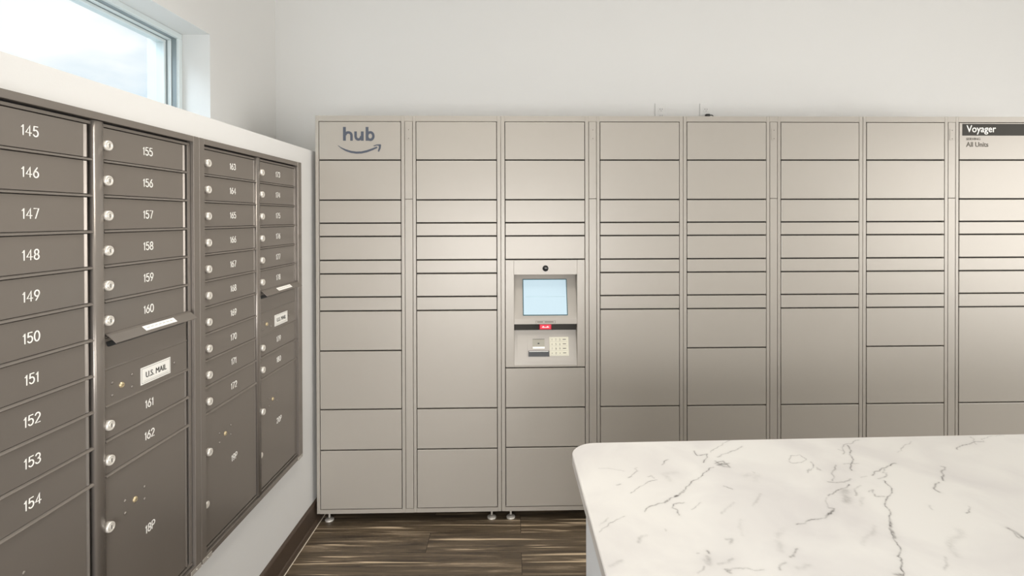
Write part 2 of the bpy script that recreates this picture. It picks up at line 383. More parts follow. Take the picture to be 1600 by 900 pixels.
def px0(x, y): return (.0033 + (x - 493) * .003248 + .0, 2.0955 - (y - 181) * .003268)     # tracing of the sign's own plane
def crop(X, Y): return px0(480 + X / 3.6, 170 + Y / 3.6)
def hub_sign(d):
    mb = MB(); W = .0142; D = -.0012
    st = lambda pts, w=W: mb.stroke([crop(*p) for p in pts], w, SLATE, d0=D, th=.0008)
    st([(209, 178), (209, 101)]); st([(309, 126), (309, 178)]); st([(336, 101), (336, 178)])
    D2 = D - .00005
    st2 = lambda pts: mb.stroke([crop(*p) for p in pts], W * .9, SLATE, d0=D2, th=.0008)
    st2([(214, 148)] + arc(231, 148, 17.5, 16.5, 195, 360, 10) + [(248.5, 178)])
    st2([(271.5, 126), (271.5, 152)] + arc(287.5, 152, 16, 19.5, 180, 0, 10)[1:] )
    st2([(338, 141)] + arc(354, 152, 17.5, 21, 215, 505, 16) + [(338, 163)])
    mb.build('lettering', d)
    mb = MB(); k = mb.mi(SLATE)
    top = [(170, 202), (190, 215), (215, 226), (245, 235), (275, 239), (305, 238), (335, 231), (362, 222), (390, 211)]
    bot = [(176, 210), (192, 223), (216, 237), (245, 247), (275, 251), (305, 250), (337, 243), (366, 232), (396, 218)]
    head = [[(370, 206), (376, 210)], [(390, 199), (391, 205)], [(412, 198), (401, 207)], [(415, 203), (402, 209)], [(412, 222), (402, 216)], [(403, 240), (396, 238)]]
    for A, B in ((top, bot), ([h[0] for h in head], [h[1] for h in head])):
        va = [[mb.bm.verts.new((crop(*p)[0], dd, crop(*p)[1])) for p in Q] for dd in (D - .0008, D) for Q in (A, B)]
        for i in range(len(A) - 1):
            for p, q in ((va[0], va[1]), (va[0], va[2]), (va[1], va[3])):
                f = mb.bm.faces.new([p[i], p[i + 1], q[i + 1], q[i]]); f.material_index = k
    mb.build('smile_arrow', d)
def voyager_sign(d, s0, s1):
    mb = MB(); mb.box(.529, s1 - .006, -.0019, -.001, 1.999, 2.0605, BANDG); b = mb.build('sign_band', d)
    tobj('lettering', 'Voyager', .0515, .5497, 2.017, -.0019, WHITE, d, bold=.0005, width=.158)
    tobj('lettering', 'SERVING', .0175, .5497, 1.9755, -.001, INK, d, width=.075)
    tobj('lettering', 'All Units', .036, .5497, 1.9405, -.001, INK, d, bold=.0002, width=.118)

def build_terminal(t, s0, s1):
    g = .0026; Z0, Z1 = .8015 + g, 1.3595 - g; S0, S1 = s0 + g, s1 - g
    a0, a1 = .067, .392
    mb = MB()
    mb.box(S0, a0, -.001, .066, Z0, Z1, LOCK, .0018); mb.box(a1, S1, -.001, .066, Z0, Z1, LOCK, .0018)
    mb.box(a0, a1, -.001, .05, 1.2822, Z1 - .001, LOCK); mb.box(a0, a1, -.001, .05, Z0 + .001, .815, LOCK)
    mb.prism([(-.001, 1.053), (.04, 1.053), (.04, 1.026), (-.001, 1.026)], 's', a0, a1, LOCK)
    # two sloping bays, recessed at their tops
    mb.prism([(.068, 1.2822), (.062, 1.2822), (.0, 1.053), (.068, 1.053)], 's', a0, a1, LOCK)
    mb.prism([(.068, .992), (.045, .992), (.0, .815), (.068, .815)], 's', a0, a1, LOCK)
    tp = mb.build('terminal_panel', t)
    def plane(zt, dt, zb, db):
        vx = Vector((dt - db, zt - zb)).normalized()           # (d, z) up the slope
        nx = Vector((-vx.y, vx.x))                             # outwards
        if nx.x > 0: nx = -nx
        return lambda s, z, o: (s, db + (z - zb) / (zt - zb) * (dt - db) + nx.x * o, z + nx.y * o)
    f1 = plane(1.2822, .062, 1.053, 0.); f2 = plane(.992, .045, .815, 0.)
    def slab(mb, fn, x0, x1, z0, z1, o0, o1, m):
        vs = [mb.bm.verts.new(fn(x, z, o)) for x in (x0, x1) for z in (z0, z1) for o in (o0, o1)]
        for f in [(0, 1, 3, 2), (4, 6, 7, 5), (0, 4, 5, 1), (2, 3, 7, 6), (0, 2, 6, 4), (1, 5, 7, 3)]:
            q = mb.bm.faces.new([vs[i] for i in f]); q.material_index = mb.mi(m)
    mb = MB(); slab(mb, f1, .113, .3445, 1.0695, 1.252, 0, .003, SCREENB)
    sc_ = mb.build('screen_bezel', tp)
    mb = MB(); slab(mb, f1, .1170, .3405, 1.0735, 1.248, .0032, .004, SCREEN); s_ = mb.build('screen', tp)
    s_['label'] = 'lit pale blue touch screen'
    mb = MB(); slab(mb, f1, .127, .333, 1.1605, 1.1630, .0041, .0044, mat('faint grey screen text', srgb(170, 196, 206), .5)); mb.build('screen_text_line', tp)
    # camera dome in the head rail
    mb = MB(); mb.lathe(.2292, 1.3135, [(.0155, -.001), (.0155, -.003), (.0135, -.0035), (.012, -.009), (.008, -.0125), (.003, -.0145)], BLACK, 20)
    mb.lathe(.2268, 1.3165, [(.0014, -.0138), (.0014, -.0150)], WHITE, 8); mb.lathe(.2330, 1.3165, [(.0012, -.0125), (.0012, -.0142)], WHITE, 8)
    mb.build('camera_dome', tp)
    # dark scanner band and its red window
    mb = MB(); mb.box(a0, a1, .026, .03, .990, 1.026, BANDG); bnd = mb.build('scanner_band', tp)
    mb = MB(); mb.box(.196, .2615, .004, .026, .9945, 1.0255, mat('dark red scanner housing', srgb(140, 24, 40), .35), .004, 2); mb.box(.2, .2575, .0035, .006, .9985, 1.0235, RED, .0015)
    for sg in (-1, 1): mb.prism([(.2288 + sg * .020, 1.0075), (.2288 + sg * .011, 1.0155), (.2288 + sg * .004, 1.0095), (.2288 + sg * .004, 1.007)][::sg], 'd', .0028, .0034, PINK)
    mb.box(.2145, .243, .0028, .0034, 1.0065, 1.0095, PINK)
    mb.build('scanner', tp)['label'] = 'red lit barcode scanner window'
    mb = MB(); mb.box(.178, .280, -.0016, -.001, 1.0305, 1.0435, INK); mb.box(.1795, .2785, -.0019, -.0016, 1.0315, 1.0425, LOCK)
    for x0, x1 in ((.186, .216), (.224, .270)): mb.box(x0, x1, -.0022, -.0019, 1.0355, 1.0392, INK)
    mb.build('small_plate', tp)
    # keypad bay
    mb = MB(); slab(mb, f2, .084, .378, .829, .968, 0, .0025, LOCK); slab(mb, f2, .1385, .2500, .835, .962, .0025, .004, LOCK); bay = mb.build('keypad_bay', tp)
    mb = MB(); slab(mb, f2, .1635, .2255, .9035, .9405, .004, .0052, READER); slab(mb, f2, .1635, .2255, .894, .9035, .004, .0075, STICK)
    slab(mb, f2, .1635, .2255, .9395, .9415, .0052, .006, DGREY)
    slab(mb, f2, .1895, .1985, .9165, .9225, .0052, .006, BLACK)
    mb.build('card_reader', tp)
    mb = MB(); slab(mb, f2, .1405, .2485, .8555, .884, .004, .0075, BLACK); slab(mb, f2, .1445, .2445, .8790, .8815, .0075, .0079, STICK); mb.build('card_slot', tp)
    mb = MB(); slab(mb, f2, .2505, .3505, .858, .951, .0025, .005, KEYS); kp = mb.build('keypad', tp)
    for r in range(4):
        for c in range(4):
            x0 = .2555 + c * .0205; x1 = x0 + (.0165 if c < 3 else .027); z1 = .946 - r * .0220; z0 = z1 - .0175
            mb = MB(); slab(mb, f2, x0, x1, z0, z1, .005, .0072, KEYS)
            xm = (x0 + x1) / 2
            ch = ('123', '456', '789', ' 0 ')[r][c] if c < 3 else ''
            if ch.strip():
                for st in DIG[ch][1]:
                    mb.stroke([(xm - DIG[ch][0] * .0045 + q[0] * .009, z0 + .0045 + q[1] * .009) for q in st], .0015, INK, th=.0003, fn=lambda a, b, o: f2(a, b, .0072 + o))
            elif c < 3: slab(mb, f2, xm - .002, xm + .002, z0 + .007, z0 + .011, .0072, .0075, INK)
            else: slab(mb, f2, x0 + .003, x1 - .007, z0 + .0085, z0 + .012, .0072, .0075, DGREY if r % 2 == 0 else INK)
            slab(mb, f2, x0 - .0004, x1 + .0004, z0 - .0008, z0, .005, .0056, READER)
            mb.build('key', kp)

locker(0, (C1, C2), 'pale grey parcel locker module with hub and the smile arrow on its top door')
locker(1, (None, C2), 'pale grey parcel locker module with the touch screen, keypad and red scanner', terminal=True)
locker(2, (C1, C2), 'plain pale grey parcel locker module between the screen module and the one headed Voyager')
locker(3, (C1, C2), 'pale grey parcel locker module with the dark Voyager band on a top door')
VEINS = [
    (1.2, 0.5, [(1.6759, 1.5321), (1.6474, 1.5127), (1.6196, 1.4816), (1.5885, 1.4517)]),
    (2, 0.45, [(1.6937, 1.4926), (1.6542, 1.4622), (1.6351, 1.4475), (1.5975, 1.4235)]),
    (1.4, 0.8, [(1.5455, 1.4609), (1.5445, 1.4322), (1.5614, 1.4371), (1.5762, 1.442), (1.5542, 1.4047), (1.5473, 1.3912)]),
    (2, 0.7, [(1.5824, 1.4005), (1.5908, 1.3786), (1.6153, 1.3876), (1.5782, 1.3784), (1.6086, 1.3659), (1.6037, 1.4008), (1.5774, 1.3871)]),
    (1.3, 0.75, [(1.565, 1.3653), (1.5388, 1.344), (1.5146, 1.3154), (1.4828, 1.2916), (1.4606, 1.2651), (1.4499, 1.2433), (1.4294, 1.2256), (1.4049, 1.2117), (1.3874, 1.1948), (1.3693, 1.188), (1.336, 1.1622), (1.3327, 1.156)]),
    (2.2, 0.8, [(1.4503, 1.2505), (1.4294, 1.2256), (1.418, 1.2186)]),
    (2, 0.7, [(1.4049, 1.2117), (1.387, 1.1935)]),
    (1.1, 0.5, [(1.2835, 1.1384), (1.2575, 1.1193), (1.2371, 1.0991), (1.219, 1.0797)]),
    (1.2, 0.55, [(1.3984, 1.2982), (1.367, 1.2825), (1.3423, 1.2599), (1.3178, 1.2345)]),
    (1.3, 0.35, [(1.259, 1.3555), (1.3012, 1.3493), (1.3222, 1.3412)]),
    (1.2, 0.55, [(1.3611, 1.3602), (1.3536, 1.3541), (1.359, 1.3417), (1.3273, 1.3074)]),
    (1.2, 0.7, [(1.2909, 1.2717), (1.3015, 1.2764)]),
    (1.4, 0.6, [(1.4316, 1.3765), (1.4441, 1.3988), (1.4573, 1.408)]),
    (1.5, 0.45, [(1.3785, 1.3136), (1.388, 1.3193), (1.3925, 1.3059)]),
    (1.4, 0.65, [(1.4329, 1.1954), (1.4282, 1.1921), (1.4073, 1.1886), (1.3989, 1.1725), (1.4086, 1.1632), (1.4065, 1.1449)]),
    (1.2, 0.35, [(1.4729, 1.196), (1.4507, 1.1732), (1.4415, 1.1668)]),
    (1.4, 0.55, [(1.5544, 1.27), (1.5601, 1.265), (1.5696, 1.2556)]),
    (1.6, 0.6, [(1.6581, 1.3414), (1.6604, 1.3373)]),
    (3, 0.22, [(1.6283, 1.2352), (1.6065, 1.2077), (1.587, 1.1845)]),
    (3, 0.18, [(1.5492, 1.197), (1.5208, 1.171), (1.5029, 1.1522)]),
    (1.2, 0.5, [(1.7866, 1.4076), (1.8054, 1.4354), (1.8318, 1.4404), (1.8363, 1.4173), (1.8112, 1.3945), (1.7845, 1.3915), (1.7821, 1.403)]),
    (2.2, 0.6, [(1.4244, 1.0218), (1.4249, 1.0146)]),
    (5, 0.4, [(1.4098, 0.9936), (1.414, 0.9847), (1.4176, 1.0029)]),
    (2, 0.4, [(1.4019, 0.9758), (1.3841, 0.9583)]),
    (3, 0.3, [(1.4312, 0.9828), (1.4395, 0.9851), (1.4645, 0.999)]),
    (2, 0.7, [(1.4389, 0.9685), (1.4489, 0.9678), (1.4398, 0.9634), (1.4454, 0.9592)]),
    (1.4, 0.5, [(1.4497, 0.9699), (1.4654, 0.9723), (1.4827, 0.9717), (1.4949, 0.9663), (1.5106, 0.9687)]),
    (2, 0.6, [(1.6069, 1.0316), (1.5918, 1.0147), (1.5797, 1.0061), (1.5881, 1.0076)]),
    (2.2, 0.5, [(1.5619, 0.9891), (1.5496, 0.9822), (1.5415, 0.9691)]),
    (4, 0.25, [(1.3154, 1.0704), (1.3005, 1.0624), (1.2938, 1.0469)]),
    (1.5, 0.4, [(1.3606, 1.0926), (1.3604, 1.086)]),
    (1.5, 0.5, [(1.4018, 1.0143), (1.4049, 1.0144)]),
    (4, 0.22, [(1.2479, 0.9913), (1.224, 0.9754)]),
    (3.5, 0.35, [(1.4766, 1.0597), (1.4895, 1.0599), (1.4795, 1.047)]),
    (4, 0.12, [(1.5365, 1.1289), (1.516, 1.0732)]),
    (2, 0.25, [(1.2458, 1.1308), (1.2228, 1.1045)]),
    (8, 0.12, [(1.6282, 1.3208), (1.6639, 1.3293), (1.6455, 1.2976)]),
    (8, 0.12, [(1.4289, 1.2947), (1.4219, 1.3262), (1.4566, 1.3347)]),
    (7, 0.14, [(1.579, 1.0535), (1.5705, 1.0238)]),
    (7, 0.12, [(1.6134, 1.0961), (1.5867, 1.069)]),
    (1.3, 0.6, [(2.0606, 1.5389), (2.0182, 1.512), (1.9967, 1.5066), (1.9812, 1.4911), (1.9693, 1.4661), (1.955, 1.4467)]),
    (1.2, 0.4, [(1.9598, 1.4758), (1.9671, 1.4661)]),
    (1.6, 0.85, [(2.0025, 1.5015), (1.9923, 1.4713), (1.9708, 1.4422), (1.9645, 1.4189), (1.9389, 1.3873), (1.9199, 1.353)]),
    (2, 0.35, [(1.92, 1.3871), (1.9417, 1.3917), (1.9627, 1.392)]),
    (1.5, 0.85, [(1.9538, 1.3266), (1.9726, 1.3454), (2.0025, 1.3624), (2.028, 1.3755), (2.0634, 1.3933)]),
    (2, 0.45, [(2.0107, 1.3625), (1.9921, 1.3416), (2.0022, 1.3417), (1.9772, 1.3174), (1.9589, 1.3109)]),
    (1.4, 0.8, [(1.9682, 1.3018), (1.9618, 1.2791), (1.9601, 1.2644), (1.94, 1.2393), (1.9188, 1.2219), (1.8946, 1.1951), (1.8891, 1.1728), (1.8748, 1.1512), (1.8555, 1.1217), (1.8368, 1.0991), (1.8267, 1.0723), (1.8183, 1.0518), (1.7899, 1.0105), (1.7924, 1.0036), (1.7839, 0.99), (1.7676, 0.9639), (1.7584, 0.9533)]),
    (2.6, 0.6, [(1.8638, 1.1334), (1.8388, 1.0992), (1.8246, 1.0671)]),
    (1.8, 0.5, [(1.8964, 1.3824), (1.8733, 1.3524), (1.8557, 1.3317), (1.8378, 1.3001)]),
    (1.8, 0.55, [(1.8232, 1.2938), (1.8535, 1.2926), (1.8887, 1.3084)]),
    (1.4, 0.75, [(1.8678, 1.2815), (1.8526, 1.2666), (1.8328, 1.2591), (1.8157, 1.2496), (1.7856, 1.2303)]),
    (1.6, 0.25, [(1.7874, 1.2304), (1.756, 1.1804)]),
    (1.5, 0.7, [(1.6493, 1.1132), (1.6694, 1.1163), (1.6893, 1.131), (1.7116, 1.1342), (1.7341, 1.1463), (1.7536, 1.1617), (1.7671, 1.1743), (1.7559, 1.1773)]),
    (2.2, 0.7, [(1.7295, 1.1445), (1.7482, 1.1555), (1.7591, 1.168)]),
    (1.4, 0.5, [(1.8395, 1.3993), (1.831, 1.373), (1.7978, 1.3391), (1.8135, 1.36)]),
    (1.4, 0.5, [(1.8368, 1.3688), (1.8394, 1.352), (1.834, 1.3603)]),
    (9, 0.35, [(1.842, 1.2556), (1.8256, 1.2206), (1.8113, 1.2038)]),
    (1.8, 0.5, [(1.8931, 1.2478), (1.9102, 1.2565), (1.8955, 1.2284), (1.916, 1.2273)]),
    (2, 0.4, [(1.8647, 1.2559), (1.8506, 1.2312)]),
    (2, 0.25, [(1.8652, 1.2595), (1.8943, 1.2782)]),
    (4, 0.15, [(1.8624, 1.2211), (1.8351, 1.1879)]),
    (1.4, 0.4, [(2.2056, 1.53), (2.1739, 1.5087), (2.1329, 1.4682), (2.1161, 1.4602)]),
    (1.6, 0.7, [(2.298, 1.48), (2.3239, 1.5004), (2.3548, 1.513), (2.3848, 1.5269), (2.4174, 1.5304)]),
    (1.3, 0.5, [(2.4086, 1.5648), (2.3918, 1.5322), (2.3802, 1.5113)]),
    (1.2, 0.4, [(2.4193, 1.5326), (2.4268, 1.5487), (2.4669, 1.5678), (2.5154, 1.575)]),
    (1.8, 0.75, [(2.1709, 1.3773), (2.1777, 1.3731), (2.1557, 1.356), (2.143, 1.3355), (2.1152, 1.3037)]),
    (1.9, 0.65, [(2.0992, 1.2958), (2.0774, 1.2806), (2.0618, 1.2657), (2.0626, 1.2479)]),
    (1.6, 0.55, [(2.0796, 1.188), (2.0623, 1.1659), (2.0511, 1.1609)]),
    (3.2, 0.75, [(2.0905, 1.1054), (2.0941, 1.0919), (2.0915, 1.0708)]),
    (2, 0.5, [(2.0927, 1.0973), (2.0828, 1.0733)]),
    (7, 0.18, [(1.9807, 1.0957), (1.9517, 1.0689), (1.9178, 1.0433), (1.9077, 1.0145)]),
    (2.5, 0.25, [(1.881, 1.0095), (1.8502, 0.9735)]),
    (3.5, 0.8, [(1.7485, 0.9594), (1.758, 0.9587)]),
    (5, 0.15, [(1.8139, 1.1099), (1.7785, 1.0769), (1.7467, 1.0458)]),
    (5, 0.22, [(1.578, 0.9739), (1.5868, 0.9741), (1.6021, 0.983)]),
    (2, 0.35, [(1.9929, 1.19), (1.9856, 1.1741)]),
    (1.2, 0.3, [(1.9196, 1.3167), (1.9397, 1.3232)]),
]

# ------------------------------------------------------------------ wall mailboxes
PZ = .0889; ZT = 1.8087
def lock(parent, s, z, flat=False):
    mb = MB()
    if flat:
        mb.lathe(s, z, [(.0115, 0), (.0115, -.002), (.009, -.0035)], CHROME, 18)
    else:
        mb.lathe(s, z, [(.0130, 0), (.0130, -.009), (.0122, -.0115), (.0092, -.0118), (.0086, -.0108), (.0070, -.0108), (.0066, -.0120)], CHROME, 24)
        mb.box(s - .0010, s + .0010, -.0124, -.0119, z - .005, z + .005, DGREY)
    return mb.build('lock', parent)
def mail_door(u, s0, s1, zt, zb, txt, ns, nz, ls, locks=True, name='door', rail=True):
    """zt / zb: rail centres above and below"""
    mb = MB(); top = zt - .0044; bot = zb + .0054
    # folded door: flat face, rounded far edge, hemmed lower lip
    mb.prism([(s0, 0), (s1 - .0135, 0), (s1 - .0125, .0028), (s1 - .0115, .0028), (s1 - .0055, -.0006), (s1 - .0020, .0004), (s1, .004), (s1, .014), (s0, .016)], 'z', bot, top, BRONZE)
    if rail:
        pr = [(.016, zb + .0042), (.001, zb + .0042), (-.0030, zb + .0018), (-.0048, zb - .0010), (-.0045, zb - .0022), (-.001, zb - .0028), (.016, zb - .0028)]
        mb.prism(pr, 's', s0, s1 + .0075, BRONZE)
    d = mb.build(name, u)
    if locks and ls is not None: lock(d, ls, (zt + zb) / 2 - .0042)
    if txt: number(txt, ns, nz, d)
    return d
def rivet(mb, s, z, r=.0042): mb.lathe(s, z, [(r, 0), (r, -.0015), (r * .6, -.0028), (r * .2, -.003)], BRONZE, 10)
def mailbox_unit(y0, g, first_l, first_r, pl, pr_, label):
    """g: widths measured along the front"""
    u = empty('mailbox_unit', (0, y0, NZ0), PI / 2); tag(u, label, 'mailbox unit', 'wall mailbox units')
    W, post, cA, m0, m1, d0, dE, j0, j1, t0 = g
    zoff = Vector((0, 0, -NZ0))
    before = set(COL.objects)
    # outer trim
    mb = MB(); f = -.010
    mb.box(.0005, post, f, .012, NZ0 - .004, 1.8385, BRONZE, .0012); mb.box(t0, W - .0005, f, .012, NZ0 - .004, 1.8385, BRONZE, .0012)
    mb.box(post, t0, f + .0003, .012, 1.8195, 1.8383, BRONZE, .001); mb.box(post, t0, f + .0003, .012, NZ0 - .0038, .4625, BRONZE, .001)
    mb.build('trim_frame', u)
    for s in (.0, W - .058):
        mb = MB(); mb.box(s + .004, s + .054, f - .0015, f + .001, NZ0 - .0055, NZ0 + .009, LOCK, .0005); rivet2 = mb.lathe(s + .03, NZ0 + .002, [(.002, f - .0012), (.002, f - .0028), (.0008, f - .003)], CHROME, 8)
        mb.build('corner_clip', u)['label'] = 'pale metal corner clip'
    # cavity
    mb = MB(); mb.box(.012, W - .012, .0165, .36, NZ0 + .006, NZ1 - .006, BDARK); mb.build('cabinet_body', u)
    # inner frame: sill, head, mullion, jambs
    mb = MB()
    mb.box(post + .002, t0 - .004, 0, .02, 1.8070, 1.8150, BRONZE, .0008); mb.box(post + .002, t0 - .004, -.002, .02, .466, .4735, BRONZE, .0008)
    mb.box(j0, j1, 0, .02, .4735, 1.8070, BRONZE, .0008)
    mb.build('inner_frame', u)
    mb = MB(); c = (m0 + m1) / 2; h = (m1 - m0) / 2
    prof = [(m0, .018)] + [(c - h * math.cos(math.radians(a)), -.0015 - .0065 * math.sin(math.radians(a)) ** .7) for a in range(0, 181, 15)] + [(m1, .018)]
    mb.prism(prof, 'z', .468, 1.8175, BRONZE, smooth=True); mb.build('mullion', u)
    R = lambda k: 1.7198 - PZ * (k - 1) + PZ          # centre of the rail above row k ... R(0) is the head
    Z = lambda k: 1.8087 - PZ * k
    # left column: ten boxes and a parcel door
    sA = post + .0012; nA = .2095; lA = .052
    for k in range(10): mail_door(u, sA, cA, Z(k), Z(k + 1), str(first_l + k), nA, ZT - PZ * (k + .5), lA)
    parcel(u, sA, cA, Z(10), .4735, pl, nA - .0, lA)
    # right column
    sB = d0; nB = .5565; lB = .4085
    for k in range(6): mail_door(u, sB, dE, Z(k), Z(k + 1), str(first_r + k), nB, ZT - PZ * (k + .5), lB)
    outgoing(u, sB, dE, Z(6), Z(8), lB)
    for k in (8, 9): mail_door(u, sB, dE, Z(k), Z(k + 1), str(first_r + k - 2), nB, ZT - PZ * (k + .5), lB)
    parcel(u, sB, dE, Z(10), .4735, pr_, nB, lB)
    for o in set(COL.objects) - before:
        if o.type == 'MESH':
            o.data.transform(Matrix.Translation(zoff))
    return u
def parcel(u, s0, s1, zt, zb, txt, ns, ls):
    d = mail_door(u, s0, s1, zt, zb, txt, ns, .7015, None, locks=False, name='parcel_door', rail=False)
    lock(d, ls - .002, .7905); lock(d, ls - .006, .6150, flat=True)
    kx = ns - .0565; kz = .8095
    mb = MB(); mb.lathe(kx, kz, [(.0078, 0), (.0078, -.002), (.0052, -.0026), (.0052, -.0042)], BRASS, 16); mb.box(kx - .0035, kx + .0035, -.0047, -.0042, kz - .0006, kz + .0006, DGREY)
    mb.build('carrier_lock', d)['label'] = 'small pale brass carrier lock'
    for a, b in ((-.034, .0150), (-.034, -.0178), (.0355, .0158), (.0355, -.0180)):
        mb = MB(); rivet(mb, kx + a, kz + b); mb.build('rivet', d)
def outgoing(u, s0, s1, zt, zb, ls):
    zc = 1.1905
    mb = MB(); mb.box(s0, s1 - .001, .0, .016, zc + .001, zt - .004, BRONZE, .0015)
    mb.prism([(.016, zb + .0035), (0, zb + .0035), (0, zc - .003), (-.0016, zc - .001), (-.0016, zc + .001), (0, zc + .003), (.016, zc + .003)], 's', s0, s1 - .001, BRONZE)
    pr = [(.016, zb + .0042), (.001, zb + .0042), (-.0030, zb + .0018), (-.0048, zb - .0010), (-.0045, zb - .0022), (-.001, zb - .0028), (.016, zb - .0028)]
    mb.prism(pr, 's', s0, s1 + .0075, BRONZE)
    d = mb.build('outgoing_mail_door', u)
    # slot under the hood
    mb = MB(); mb.prism([(s0 + .006 + .010 * (1 - math.cos(math.radians(a))), 1.262 - .0145 * math.sin(math.radians(a))) for a in range(0, 91, 15)] + [(s1 - .012, 1.2475), (s1 - .012, 1.262)], 'd', -.0004, .0002, BDARK)
    mb.build('mail_slot', d)
    # hood
    h0, h1 = s0 + .0005, s1 + .004
    up = [(0, 1.2835), (-.006, 1.2822), (-.012, 1.2790), (-.0325, 1.2612)]; lo = [(-.0318, 1.2596), (-.0315, 1.2590), (-.012, 1.2765), (-.006, 1.2798), (0, 1.281)]
    mb = MB(); mb.prism(up + lo, 's', h0, h1, BRONZE); hd = mb.build('hood', d)
    def fn(s, q, o):   # q: 0 at the bend, 1 at the lip
        dd, zz = -.012 + q * -.0205, 1.2790 - q * .0178
        return (s, dd - o * .656, zz + o * .755)
    mb = MB()
    v = [mb.bm.verts.new(fn(s, q, o)) for s in (s0 + .112, s0 + .238) for q in (.06, .68) for o in (.0002, .0008)]
    for f in [(0, 1, 3, 2), (4, 6, 7, 5), (0, 4, 5, 1), (2, 3, 7, 6), (0, 2, 6, 4), (1, 5, 7, 3)]:
        q = mb.bm.faces.new([v[i] for i in f]); q.material_index = mb.mi(STICK)
    for i in range(7):
        a = s0 + .122 + i * .0155
        v = [mb.bm.verts.new(fn(s, q, .001)) for s, q in ((a, .3), (a + .011, .3), (a + .011, .42), (a, .42))]
        q = mb.bm.faces.new(v); q.material_index = mb.mi(mat_faint)
    mb.build('sticker', hd, normals=True)['label'] = 'white sticker on the hood'
    # U.S. MAIL plate
    b0, b1, p0, p1 = s0 + .1235, s0 + .2425, 1.1120, 1.1595
    mb = MB(); mb.box(b0, b1, -.0012, 0, p0, p1, STICK)
    for a in [(b0 + .003, b1 - .003, p1 - .0042, p1 - .0034), (b0 + .003, b1 - .003, p0 + .0034, p0 + .0042), (b0 + .003, b0 + .0038, p0 + .0034, p1 - .0034), (b1 - .0038, b1 - .003, p0 + .0034, p1 - .0034)]:
        mb.box(a[0], a[1], -.0015, -.0012, a[2], a[3], INK)
    mb.box(b0 + .008, b1 - .008, -.0015, -.0012, p0 + .0085, p0 + .0097, mat_faint); mb.box(b0 + .012, b1 - .012, -.0015, -.0012, p0 + .0060, p0 + .0068, mat_faint)
    pl = mb.build('mail_plate', d); pl['label'] = 'white plate reading U.S. MAIL'
    tobj('plate_lettering', 'U.S. MAIL', .0235, (b0 + b1) / 2 - .0415, 1.1285, -.0012, DGREY, d, bold=.0, width=.083)
    kx, kz = s0 + .0555, 1.1365
    mb = MB(); mb.lathe(kx, kz, [(.0078, 0), (.0078, -.002), (.0056, -.0026), (.0056, -.0045)], BRASS, 16); mb.box(kx - .0036, kx + .0036, -.005, -.0045, kz - .0006, kz + .0006, DGREY)
    mb.build('carrier_lock', d)['label'] = 'small pale brass carrier lock'
    for a, z in ((.0250, 1.152), (.0250, 1.1192), (.0925, 1.153), (.0925, 1.1200), (.2610, 1.1363)):
        mb = MB(); rivet(mb, s0 + a, z); mb.build('rivet', d)
mat_faint = mat('faint grey print', srgb(190, 188, 182), .6)
#      W     post  cA    m0    m1    d0     dE    j0     j1     t0
mailbox_unit(.872, (.773, .029, .3575, .3655, .3990, .4005, .7195, .7285, .7420, .7440), 145, 155, '17P', '18P', 'dark bronze wall mailbox unit nearer the window with boxes 145 to 162')
mailbox_unit(1.645, (.773, .0275, .3665, .3660, .3960, .3970, .7185, .7215, .7310, .7330), 163, 173, '19P', '20P', 'dark bronze wall mailbox unit beside the parcel lockers with boxes 163 to 180')

